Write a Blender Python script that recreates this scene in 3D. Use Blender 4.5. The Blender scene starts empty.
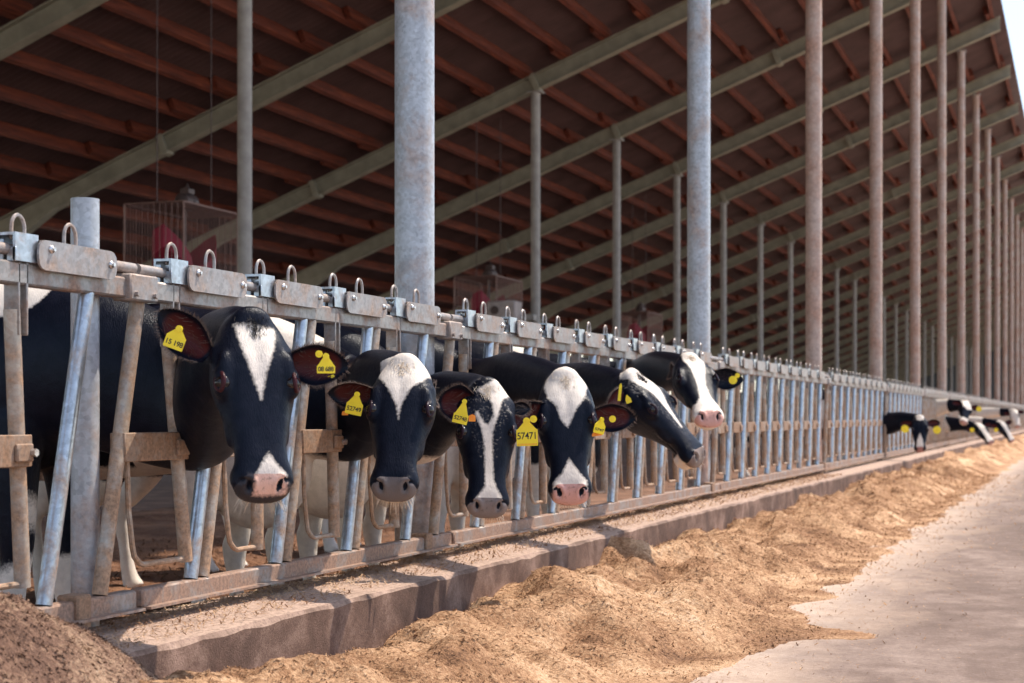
import bpy, math, random
import numpy as np
from mathutils import Vector, Matrix, noise as mnoise

random.seed(7)
rng = np.random.default_rng(7)
sc = bpy.context.scene
C = sc.collection

# ------------------------------------------------------------------ camera
F_PX = 1576.0
TH = math.atan(573.0 / F_PX)
CT, ST = math.cos(TH), math.sin(TH)
CAM = Vector((2.74, 0.0, 0.95))
cd = bpy.data.cameras.new('camera')
cam = bpy.data.objects.new('camera', cd)
C.objects.link(cam)
cam.location = CAM
cam.rotation_euler = (math.pi / 2, 0, TH)
cd.sensor_width = 36.0
cd.lens = F_PX * 36.0 / 1024.0
cd.shift_y = (416 - 341.5) / 1024.0
cd.clip_end = 2000
cd.dof.use_dof = True
cd.dof.focus_distance = 5.6
cd.dof.aperture_fstop = 4.5
sc.camera = cam

# ------------------------------------------------------------------ world + sun + exposure
w = bpy.data.worlds.new('sky')
sc.world = w
w.use_nodes = True
nt = w.node_tree
bg = nt.nodes['Background']
sky = nt.nodes.new('ShaderNodeTexSky')
sky.sky_type = 'NISHITA'
sky.sun_disc = False
SUN_EL, SUN_AZ = math.radians(61), math.radians(40)   # azimuth from +Y towards +X
sky.sun_elevation = SUN_EL
sky.sun_rotation = SUN_AZ
sky.dust_density = 1.0
sky.air_density = 1.0
haze = nt.nodes.new('ShaderNodeMix'); haze.data_type = 'RGBA'
haze.inputs[0].default_value = .22
haze.inputs[7].default_value = (6.0, 5.8, 5.6, 1)
nt.links.new(sky.outputs[0], haze.inputs[6])
nt.links.new(haze.outputs[2], bg.inputs[0])
bg.inputs[1].default_value = 0.255
sd = bpy.data.lights.new('sun', 'SUN')
sd.energy = 6.4
sd.angle = math.radians(0.6)
sd.color = (1.0, 0.86, 0.70)
sun = bpy.data.objects.new('sun', sd)
C.objects.link(sun)
to_sun = Vector((math.cos(SUN_EL) * math.sin(SUN_AZ), math.cos(SUN_EL) * math.cos(SUN_AZ), math.sin(SUN_EL)))
sun.rotation_euler = to_sun.to_track_quat('Z', 'Y').to_euler()
sc.view_settings.view_transform = 'Standard'
sc.view_settings.look = 'None'
sc.view_settings.gamma = 1.0
sc.view_settings.use_curve_mapping = False
sc.view_settings.exposure = 0.0
sc.cycles.use_denoising = True
sc.cycles.max_bounces = 8
sc.cycles.diffuse_bounces = 5

def px(x, y, S):
    """world point seen at pixel x, y where one metre is S pixels"""
    X, Z, U = (x - 512) / S, F_PX / S, (416 - y) / S
    return Vector((CAM.x + X * CT - Z * ST, CAM.y + X * ST + Z * CT, CAM.z + U))

# ------------------------------------------------------------------ mesh builder
class MB:
    def __init__(s):
        s.v, s.f, s.n = [], [], 0
    def add(s, verts, faces):
        o = s.n
        s.v += [tuple(p) for p in verts]
        s.f += [tuple(i + o for i in f) for f in faces]
        s.n += len(verts)
    def box(s, c, d, M=None):
        x, y, z = [k / 2 for k in d]
        vs = [Vector((i * x, j * y, k * z)) for i in (-1, 1) for j in (-1, 1) for k in (-1, 1)]
        vs = [(M @ p if M else p) + Vector(c) for p in vs]
        s.add(vs, [(0, 1, 3, 2), (4, 6, 7, 5), (0, 4, 5, 1), (2, 3, 7, 6), (0, 2, 6, 4), (1, 5, 7, 3)])
    def cbox(s, c, d, ch=0.004, M=None):
        """box with bevelled long edges all round"""
        x, y, z = [k / 2 for k in d]
        ch = min(ch, x * .9, y * .9, z * .9)
        vs = []
        for i in (-1, 1):
            for j in (-1, 1):
                for k in (-1, 1):
                    vs += [Vector((i * (x - ch), j * (y - ch), k * z)), Vector((i * (x - ch), j * y, k * (z - ch))), Vector((i * x, j * (y - ch), k * (z - ch)))]
        import bmesh
        bm = bmesh.new()
        for p in vs: bm.verts.new(p)
        bmesh.ops.convex_hull(bm, input=bm.verts)
        bmesh.ops.dissolve_limit(bm, angle_limit=0.01, verts=bm.verts, edges=bm.edges)
        bm.verts.index_update()
        s.add([(M @ v.co if M else v.co) + Vector(c) for v in bm.verts], [[v.index for v in f.verts] for f in bm.faces])
        bm.free()
    def tube(s, pts, r, n=10, cap=True):
        pts = [Vector(p) for p in pts]
        rs = r if isinstance(r, (list, tuple)) else [r] * len(pts)
        rings = []
        T = []
        for i in range(len(pts)):
            a, b = pts[max(i - 1, 0)], pts[min(i + 1, len(pts) - 1)]
            T.append((b - a).normalized())
        ref = Vector((0, 0, 1)) if abs(T[0].z) < .9 else Vector((0, 1, 0))
        u = (ref - T[0] * ref.dot(T[0])).normalized()
        for i, p in enumerate(pts):
            u = (u - T[i] * u.dot(T[i])).normalized()
            v = T[i].cross(u)
            rings.append([p + (u * math.cos(a) + v * math.sin(a)) * rs[i] for a in [2 * math.pi * k / n for k in range(n)]])
        s.loft(rings, cap)
    def loft(s, rings, cap=True):
        n = len(rings[0])
        vs = [p for r in rings for p in r]
        fs = []
        for i in range(len(rings) - 1):
            for k in range(n):
                k2 = (k + 1) % n
                fs.append((i * n + k, i * n + k2, (i + 1) * n + k2, (i + 1) * n + k))
        if cap:
            fs.append(tuple(range(n - 1, -1, -1)))
            fs.append(tuple((len(rings) - 1) * n + k for k in range(n)))
        s.add(vs, fs)
    def prism(s, poly, y0, y1, M=None):
        """poly in (x, z) extruded along y"""
        n = len(poly)
        vs = [Vector((a, y0, b)) for a, b in poly] + [Vector((a, y1, b)) for a, b in poly]
        if M: vs = [M @ p for p in vs]
        s.add(vs, [tuple(range(n)), tuple(range(2 * n - 1, n - 1, -1))] + [(i, i + n, (i + 1) % n + n, (i + 1) % n) for i in range(n)])
    def ball(s, c, r, n=16, m=10, M=None):
        rings = []
        r = Vector(r) if not isinstance(r, float) else Vector((r, r, r))
        for i in range(m + 1):
            t = math.pi * (i + .02) / (m + .04)
            ring = []
            for k in range(n):
                a = 2 * math.pi * k / n
                p = Vector((r.x * math.cos(t), r.y * math.sin(t) * math.cos(a), r.z * math.sin(t) * math.sin(a)))
                ring.append((M @ p if M else p) + Vector(c))
            rings.append(ring)
        s.loft(rings)
    def mesh(s, name, smooth=True, angle=40):
        me = bpy.data.meshes.new(name)
        me.from_pydata(s.v, [], s.f)
        me.validate()
        import bmesh
        bm = bmesh.new(); bm.from_mesh(me)
        bmesh.ops.recalc_face_normals(bm, faces=bm.faces)
        bm.to_mesh(me); bm.free()
        if smooth:
            me.shade_smooth()
            me.set_sharp_from_angle(angle=math.radians(angle))
        me.update()
        return me
    def build(s, name, mat, parent=None, smooth=True, angle=40):
        return link(name, s.mesh(name, smooth, angle), mat, parent)

def link(name, me, mat, parent=None):
    if mat and not me.materials: me.materials.append(mat)
    o = bpy.data.objects.new(name, me)
    C.objects.link(o)
    if parent: o.parent = parent
    return o

def tag(o, label=None, cat=None, group=None, kind=None):
    if label: o['label'] = label
    if cat: o['category'] = cat
    if group: o['group'] = group
    if kind: o['kind'] = kind
    return o

def empty(name, loc=(0, 0, 0), rz=0):
    o = bpy.data.objects.new(name, None)
    o.empty_display_size = .1
    o.location = loc
    o.rotation_euler = (0, 0, rz)
    C.objects.link(o)
    return o

def copy_tree(o, parent=None):
    c = o.copy()
    C.objects.link(c)
    if parent: c.parent = parent
    for ch in list(o.children):
        copy_tree(ch, c)
    return c

# ------------------------------------------------------------------ materials
def newmat(name):
    m = bpy.data.materials.new(name)
    m.use_nodes = True
    return m, m.node_tree, m.node_tree.nodes['Principled BSDF']

class NG:
    """tiny node helper"""
    def __init__(s, nt): s.nt = nt
    def n(s, t, **k):
        nd = s.nt.nodes.new(t)
        for a, b in k.items(): setattr(nd, a, b)
        return nd
    def l(s, a, b): s.nt.links.new(a, b)
    def noise(s, vec, scale, detail=4, rough=.55, dist=0):
        nd = s.n('ShaderNodeTexNoise')
        nd.inputs['Scale'].default_value = scale
        nd.inputs['Detail'].default_value = detail
        nd.inputs['Roughness'].default_value = rough
        nd.inputs['Distortion'].default_value = dist
        if vec is not None: s.l(vec, nd.inputs['Vector'])
        return nd.outputs['Fac']
    def ramp(s, fac, stops):
        nd = s.n('ShaderNodeValToRGB')
        e = nd.color_ramp.elements
        while len(e) < len(stops): e.new(.5)
        for i, (p, c) in enumerate(stops):
            e[i].position = p
            e[i].color = (c[0], c[1], c[2], 1) if not isinstance(c, (int, float)) else (c, c, c, 1)
        s.l(fac, nd.inputs[0])
        return nd.outputs[0]
    def mix(s, fac, a, b, t='MIX'):
        nd = s.n('ShaderNodeMix', data_type='RGBA', blend_type=t)
        for v, i in ((fac, 0), (a, 6), (b, 7)):
            if isinstance(v, (int, float)): nd.inputs[i].default_value = v
            elif isinstance(v, tuple): nd.inputs[i].default_value = (*v, 1)
            else: s.l(v, nd.inputs[i])
        return nd.outputs[2]
    def math(s, op, a, b=0.0, clamp=False):
        nd = s.n('ShaderNodeMath', operation=op, use_clamp=clamp)
        for v, i in ((a, 0), (b, 1)):
            if isinstance(v, (int, float)): nd.inputs[i].default_value = v
            else: s.l(v, nd.inputs[i])
        return nd.outputs[0]
    def bump(s, h, strength=.3, dist=.01):
        nd = s.n('ShaderNodeBump')
        nd.inputs['Strength'].default_value = strength
        nd.inputs['Distance'].default_value = dist
        s.l(h, nd.inputs['Height'])
        return nd.outputs[0]
    def obj(s, scale=None):
        tc = s.n('ShaderNodeTexCoord').outputs['Object']
        if scale:
            mp = s.n('ShaderNodeMapping')
            mp.inputs['Scale'].default_value = scale
            s.l(tc, mp.inputs[0]); return mp.outputs[0]
        return tc
    def geo(s, scale=None):
        p = s.n('ShaderNodeNewGeometry').outputs['Position']
        if scale:
            mp = s.n('ShaderNodeMapping')
            mp.inputs['Scale'].default_value = scale
            s.l(p, mp.inputs[0]); return mp.outputs[0]
        return p

def galv(name, base, dirt, dirt_amt, metallic=.75, rough=.38, scale=9, splash=.12):
    m, nt, b = newmat(name); g = NG(nt)
    p = g.geo()
    n1 = g.noise(p, scale * 4, 6, .65)
    vor = g.n('ShaderNodeTexVoronoi'); vor.inputs['Scale'].default_value = 70
    g.l(p, vor.inputs['Vector'])
    sp = g.math('MULTIPLY', vor.outputs['Color'], .35)
    f = g.math('ADD', g.math('MULTIPLY', n1, .8), sp)
    col = g.ramp(f, [(.25, tuple(c * .62 for c in base)), (.6, base), (.85, tuple(min(1, c * 1.25) for c in base))])
    d = g.noise(p, scale, 8, .7, .4)
    if splash:   # dirt splashed up from the floor
        sz = g.n('ShaderNodeSeparateXYZ'); g.l(p, sz.inputs[0])
        lowd = g.ramp(g.math('MULTIPLY', sz.outputs[2], .8), [(.30, 1.0), (.98, 0.0)])
        d = g.math('ADD', d, g.math('MULTIPLY', lowd, splash))
    dm = g.ramp(d, [(.60 - dirt_amt * .5, 0.0), (.78 - dirt_amt * .4, .88)])
    dn = g.noise(p, scale * 9, 6, .7)
    dcol = g.ramp(dn, [(.3, tuple(c * .45 for c in dirt)), (.5, dirt), (.68, tuple(min(1, c * 1.5) for c in dirt))])
    col = g.mix(dm, col, dcol)
    g.l(col, b.inputs['Base Color'])
    g.l(g.math('SUBTRACT', metallic, g.math('MULTIPLY', dm, metallic * .8)), b.inputs['Metallic'])
    g.l(g.math('ADD', rough, g.math('MULTIPLY', dm, .35)), b.inputs['Roughness'])
    g.l(g.bump(f, .12, .003), b.inputs['Normal'])
    return m

M_GALV = galv('galvanised_blue', (.40, .45, .52), (.33, .22, .15), .12, .8, .3, 9, .08)
M_TUBE = galv('galvanised_dusty', (.40, .37, .34), (.34, .21, .13), .40, .5, .42, 9, .10)
M_RAIL = galv('galvanised_rail', (.30, .29, .29), (.28, .17, .12), .30, .5, .45, 9, .14)
M_LOCK = galv('galvanised_lock', (.33, .32, .33), (.34, .25, .20), .3, .55, .45)
M_BRACK = galv('rusty_bracket', (.34, .29, .25), (.26, .15, .09), .5, .3, .55)
M_COL = galv('column_steel', (.40, .44, .50), (.36, .26, .21), .2, .2, .4, 3)
M_COLW = galv('column_weathered', (.47, .37, .33), (.42, .26, .20), .38, .1, .5, 3)
M_BOLT = galv('bolt_steel', (.6, .6, .62), (.3, .2, .14), .1, .9, .28)

def simple(name, col, rough=.6, var=.25, scale=20, metallic=0, bump=.2, spec=.5):
    m, nt, b = newmat(name); g = NG(nt)
    p = g.geo()
    n = g.noise(p, scale, 6, .6)
    c = g.ramp(n, [(.3, tuple(k * (1 - var) for k in col)), (.7, tuple(min(1, k * (1 + var)) for k in col))])
    g.l(c, b.inputs['Base Color'])
    b.inputs['Roughness'].default_value = rough
    b.inputs['Metallic'].default_value = metallic
    b.inputs['Specular IOR Level'].default_value = spec
    if bump: g.l(g.bump(n, bump, .01), b.inputs['Normal'])
    return m

M_RAFTER = simple('rafter_paint', (.27, .25, .19), .65, .2, 4)
M_POST = simple('post_paint', (.33, .31, .29), .6, .2, 6)
M_TIMBER = None
def timber():
    m, nt, b = newmat('red_timber'); g = NG(nt)
    p = g.geo((6, .5, 6))
    n = g.noise(p, 3, 8, .7, .5)
    c = g.ramp(n, [(.25, (.022, .004, .003)), (.55, (.145, .025, .009)), (.8, (.33, .085, .028))])
    g.l(c, b.inputs['Base Color']); b.inputs['Roughness'].default_value = .75
    g.l(g.bump(n, .3, .01), b.inputs['Normal'])
    return m
M_TIMBER = timber()
M_SHEET = simple('roof_sheet', (.095, .053, .053), .8, .25, 1.5)
M_YELLOW = simple('tag_yellow', (.90, .72, .02), .45, .05, 30, 0, 0)
M_ORANGE = simple('tag_orange', (.85, .30, .03), .5, .05, 30, 0, 0)
M_INK = simple('tag_ink', (.02, .02, .02), .6, .05, 30, 0, 0)
M_RED = simple('red_fabric', (.26, .012, .035), .7, .2, 6)
M_DARKSTEEL = simple('dark_steel', (.10, .07, .065), .5, .3, 20, .5)
M_WIRE = simple('guard_wire', (.22, .13, .11), .5, .2, 20, .5, 0)
M_WHITE = simple('white_wall', (.7, .68, .66), .8, .1, 3)

def concrete(name, a, b_, c, sc_=1.0, streak=False, dusty=None):
    m, nt, b = newmat(name); g = NG(nt)
    p = g.geo((1, .35, 1)) if streak else g.geo()
    n1 = g.noise(p, 1.3 * sc_, 8, .65, .3)
    n2 = g.noise(g.geo(), 40 * sc_, 6, .7)
    f = g.math('ADD', g.math('MULTIPLY', n1, .75), g.math('MULTIPLY', n2, .25))
    cc = g.ramp(f, [(.36, a), (.5, b_), (.64, c)])
    if dusty:   # pale dust on upward faces, also painting in the brighter sunlit top
        sn = g.n('ShaderNodeSeparateXYZ'); g.l(g.n('ShaderNodeNewGeometry').outputs['Normal'], sn.inputs[0])
        dcol = g.mix(g.ramp(g.noise(g.geo(), 70, 5, .7), [(.38, .0), (.52, 1.0)]), tuple(c * .45 for c in dusty), dusty)
        cc = g.mix(g.ramp(g.math('ADD', sn.outputs[2], g.math('MULTIPLY', g.math('SUBTRACT', n1, .5), .8)), [(.55, 0.0), (.95, .88)]), cc, dcol)
    g.l(cc, b.inputs['Base Color'])
    b.inputs['Roughness'].default_value = .85
    g.l(g.bump(n2, .5, .01), b.inputs['Normal'])
    return m
M_ROAD = concrete('lane_concrete', (.15, .11, .095), (.29, .23, .20), (.50, .42, .36), 1.0, True)
def lane_mat():
    m, nt, b = newmat('lane_concrete'); g = NG(nt)
    p = g.geo(); n1 = g.noise(g.geo((1, .45, 1)), 1.6, 8, .68, .4); n2 = g.noise(p, 45, 6, .7); n3 = g.noise(p, 7, 6, .6)
    f = g.math('ADD', g.math('MULTIPLY', n1, .6), g.math('ADD', g.math('MULTIPLY', n2, .2), g.math('MULTIPLY', n3, .2)))
    clean = g.ramp(f, [(.36, (.26, .18, .14)), (.5, (.50, .39, .32)), (.64, (.68, .57, .49))])
    worn = g.ramp(f, [(.36, (.075, .048, .038)), (.5, (.16, .112, .094)), (.64, (.31, .24, .21))])
    sx_ = g.n('ShaderNodeSeparateXYZ'); g.l(p, sx_.inputs[0])
    t = g.math('ADD', sx_.outputs[0], g.math('MULTIPLY', g.math('SUBTRACT', n1, .5), 2.2))
    col = g.mix(g.ramp(g.math('MULTIPLY', t, .4), [(.56, 0.0), (.80, 1.0)]), clean, worn)
    g.l(col, b.inputs['Base Color']); b.inputs['Roughness'].default_value = .85
    g.l(g.bump(n2, .6, .01), b.inputs['Normal'])
    return m
M_ROAD = lane_mat()
M_CURB = concrete('curb_concrete', (.055, .028, .020), (.13, .075, .056), (.30, .20, .16), 3.2, False, (.52, .38, .31))
M_BARN = concrete('barn_floor', (.07, .035, .022), (.16, .08, .05), (.30, .17, .11), 2.0)
M_GROUND = concrete('outside_ground', (.35, .31, .25), (.45, .40, .33), (.55, .5, .42), .3)

# ------------------------------------------------------------------ setting
BAY, COL0 = 5.62, 6.36
NB = 30
SLOPE = 0.385
def roof_z(x): return 10.30 + (x + .15) * SLOPE       # underside of the purlins at x
YEND = COL0 + BAY * (NB - 1)
EAVE, TOPX = -17.0, 0.85

def slab(name, x0, x1, y0, y1, z0, z1, mat):
    mb = MB(); mb.box(((x0 + x1) / 2, (y0 + y1) / 2, (z0 + z1) / 2), (x1 - x0, y1 - y0, z1 - z0))
    return tag(mb.build(name, mat, smooth=False), kind='structure')

o = slab('floor', -17.2, 0.05, -6, YEND + 1, -.2, 0.0, M_BARN)
slab('feed_lane', 0.05, 9, -6, YEND + 30, -.2, 0.0, M_ROAD)
slab('outside_ground', -400, 400, -200, 600, -.5, -.21, M_GROUND)

# curb, with worn edge
CW = .33
def curb():
    mb = MB(); rings = []
    y = 1.0
    while y < YEND:
        n = lambda k, s=3: mnoise.noise(Vector((k * 9.1, y * s, .3))) * .006
        ch = .010 + abs(mnoise.noise(Vector((4, y * 4, 0)))) * .016
        rings.append([Vector((-.12, y, -.1)), Vector((CW + n(5) + .01, y, -.1)), Vector((CW + n(1), y, .15)), Vector((CW + n(2), y, .31 - ch)),
                      Vector((CW - ch + n(2), y, .31 + n(3) * .5)), Vector((.1, y, .312 + n(4) * .5)), Vector((-.12, y, .31))])
        y += .06 if y < 16 else .6
    mb.loft(rings)
    return mb.build('feed_curb', M_CURB, smooth=True, angle=30)
tag(curb(), kind='structure')

# roof sheet: corrugated, corrugations run down the slope
def sheet():
    mb = MB()
    ys = []
    y = -4.0
    while y < YEND + 2:
        ys.append(y); y += .045 if y < 48 else .4
    vs, fs = [], []
    for i, y in enumerate(ys):
        d = .022 * math.cos(2 * math.pi * y / .18) if y < 48 else 0
        for x in (EAVE - .3, TOPX):
            vs.append((x, y, roof_z(x) + .24 + d))
        for x in (EAVE - .3, TOPX):
            vs.append((x, y, roof_z(x) + .27 + d))
    for i in range(len(ys) - 1):
        a, b = i * 4, i * 4 + 4
        fs += [(a, a + 1, b + 1, b), (a + 2, b + 2, b + 3, a + 3), (a + 1, a + 3, b + 3, b + 1), (a, b, b + 2, a + 2)]
    mb.add(vs, fs)
    return mb.build('ceiling', M_SHEET, smooth=False)
tag(sheet(), kind='structure')

# far gable wall and the low wall on the far side
mb = MB(); mb.prism([(EAVE, 0), (TOPX, 0), (TOPX, roof_z(TOPX) + .2), (EAVE, roof_z(EAVE) + .2)], YEND + .3, YEND + .6)
tag(mb.build('wall_back', simple('gable_grey', (.10, .11, .12), .8), smooth=False), kind='structure')
mb = MB(); mb.box((EAVE + .1, 80, .3), (.15, 172, .6))
tag(mb.build('wall_left', M_WHITE, smooth=False), kind='structure')

# ------------------------------------------------------------------ columns, posts, beams
side_words = ['nearest of the tall row, beside the second headlock panel', 'second of the tall row']
ORD = ['nearest', 'second', 'third', 'fourth', 'fifth', 'sixth', 'seventh', 'eighth', 'ninth', 'tenth', 'eleventh', 'twelfth', 'thirteenth', 'fourteenth', 'fifteenth', 'sixteenth', 'seventeenth', 'eighteenth', 'nineteenth', 'twentieth', 'twenty-first', 'twenty-second', 'twenty-third', 'twenty-fourth', 'twenty-fifth', 'twenty-sixth', 'twenty-seventh', 'twenty-eighth', 'twenty-ninth', 'thirtieth']
def column(k):
    x, y = -.13, COL0 + .235 + BAY * k
    top = roof_z(x) - .34
    root = empty('steel_column', (x, y, 0))
    m = MB(); n = 24 if k < 4 else 12
    m.tube([(0, 0, 0), (0, 0, 3), (0, 0, 6), (0, 0, top)], .091, n)
    m.build('shaft', M_COL if k < 2 else M_COLW, root)
    m = MB(); m.cbox((0, 0, .33 if False else .012), (.26, .26, .024))
    m.build('base_plate', M_RAIL, root)
    m = MB(); m.cbox((0, 0, top - .02), (.24, .24, .03)); m.build('cap_plate', M_RAIL, root)
    lab = ('thick bluish galvanised steel column in the middle foreground behind the headlocks' if k == 0 else
           'tall steel column rising behind the white-nosed cow furthest along the near group' if k == 1 else
           f'tall dusty roof column standing at the feed fence, {ORD[k]} of its row' )
    return tag(root, lab, 'column', 'tall roof columns along the feed fence')
for k in range(0, NB): column(k)

def row2(k):
    x, y = -7.26, COL0 + BAY * k
    top = roof_z(x) - .33
    root = empty('inner_post', (x, y, 0))
    m = MB(); m.tube([(0, 0, 0), (0, 0, top / 2), (0, 0, top)], .092, 12 if k < 8 else 8)
    m.build('shaft', M_POST, root)
    m = MB(); m.cbox((0, 0, top - .015), (.3, .24, .03)); m.build('cap_plate', M_POST, root)
    lab = ('slim pale inner post left of the thick foreground column' if k == 2 else
           'slim inner post hidden behind the thick foreground column' if k == 3 else
           'slim inner post just right of the thick foreground column, a grey box at its foot' if k == 4 else
           f'slim inner roof post, {ORD[k-4]} to the right of the thick foreground column' )
    tag(root, lab, 'post', 'slim inner roof posts')
    if k == 4:
        b = empty('switch_box', (x + .1, y - .35, 0))
        m = MB(); m.cbox((-.62, 0, 2.85), (.60, .4, .62), .03); m.build('cabinet', simple('box_grey', (.42, .36, .34), .6), b)
        m = MB(); m.box((-.22, .24, 2.85), (.34, .3, .1)); m.build('bracket', M_POST, b)
        m = MB(); m.tube([(-.74, -.2, 2.98), (-.74, -.23, 2.98)], .08, 16); m.build('dial', M_DARKSTEEL, b)
        tag(b, 'small grey box fixed to the inner post above the headlocks', 'box')
for k in range(1, NB): row2(k)

M_BEAMY = M_RAFTER
def rafter(k):
    y = COL0 + BAY * k
    root = empty('roof_beam', (0, y, 0))
    m = MB()
    ang = math.atan(SLOPE)
    x0, x1 = EAVE - .2, TOPX - .05
    xs = [x0, x1]
    # I-section swept along the slope
    def sect(x):
        z = roof_z(x)
        h, wd, tf, tw = .33, .10, .025, .012
        P = [(-wd, 0), (wd, 0), (wd, -tf), (tw, -tf), (tw, -h + tf), (wd, -h + tf), (wd, -h), (-wd, -h), (-wd, -h + tf), (-tw, -h + tf), (-tw, -tf), (-wd, -tf)]
        return [Vector((x, a, z + b)) for a, b in P]
    m.loft([sect(x) for x in xs])
    m.build('beam', M_RAFTER, root)
    # haunch at the low end
    m = MB()
    m.prism([(-16.7, roof_z(-16.7) - .33), (-14.2, roof_z(-14.2) - .33), (-16.7, roof_z(-16.7) - 1.0)], -.09, .09)
    m.build('haunch', M_RAFTER, root)
    for x in (-12.0, -7.26, -3.6):
        m = MB(); M = Matrix.Rotation(-ang, 3, 'Y')
        m.cbox((x, 0, roof_z(x) - .17), (.12, .24, .36), .01, M); m.build('splice_plate', M_RAFTER, root)
    m = MB(); m.box((-16.75, 0, (roof_z(-16.7) - .3) / 2), (.2, .18, roof_z(-16.7) - .3)); m.build('leg', M_RAFTER, root)
    lab = (f'sloping grey-green roof beam, {ORD[k-1] if k > 1 else ORD[0]} one visible from the camera' )
    tag(root, lab, 'beam', 'sloping roof beams')
for k in range(1, NB): rafter(k)

# purlins, one timber per bay, lapped past each other at the beams
def purl(name, x, ya, yb, off):
    m = MB()
    z = roof_z(x + off)
    M = Matrix.Rotation(-math.atan(SLOPE), 3, 'Y')
    m.box((x + off, (ya + yb) / 2, z + .11), (.09, yb - ya, .21), M)
    return m
ORDL = ORD
PX = [0.55 - .80 * i for i in range(22)]
cnt = 0
rest = MB()
for k in range(0, NB):
    ya, yb = COL0 + BAY * k, COL0 + BAY * (k + 1)
    for i, x in enumerate(PX):
        off = .05 if k % 2 else -.05
        m = purl('roof_purlin', x, ya - .75, min(yb + .15, YEND), off)
        if k >= 1 and cnt < 300:
            cnt += 1
            o = m.build('roof_purlin', M_TIMBER, smooth=False)
            bayname = ORD[k - 1] if k <= 14 else 'far'
            tag(o, f'red-brown timber roof purlin, {ORDL[i]} down from the open high edge in the {bayname} visible bay', 'purlin', f'timber purlins of the {bayname} roof bay')
        else:
            rest.add(m.v, m.f)
tag(rest.build('roof_purlin', M_TIMBER, smooth=False), 'red-brown timber purlins far down the barn roof', 'purlin', None, 'stuff')

# fluorescent/light tubes under the roof
for i, (x, y, ln) in enumerate([(-5.5, 37.5, 1.5), (-3.2, 42, 1.5)]):
    pass

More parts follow.
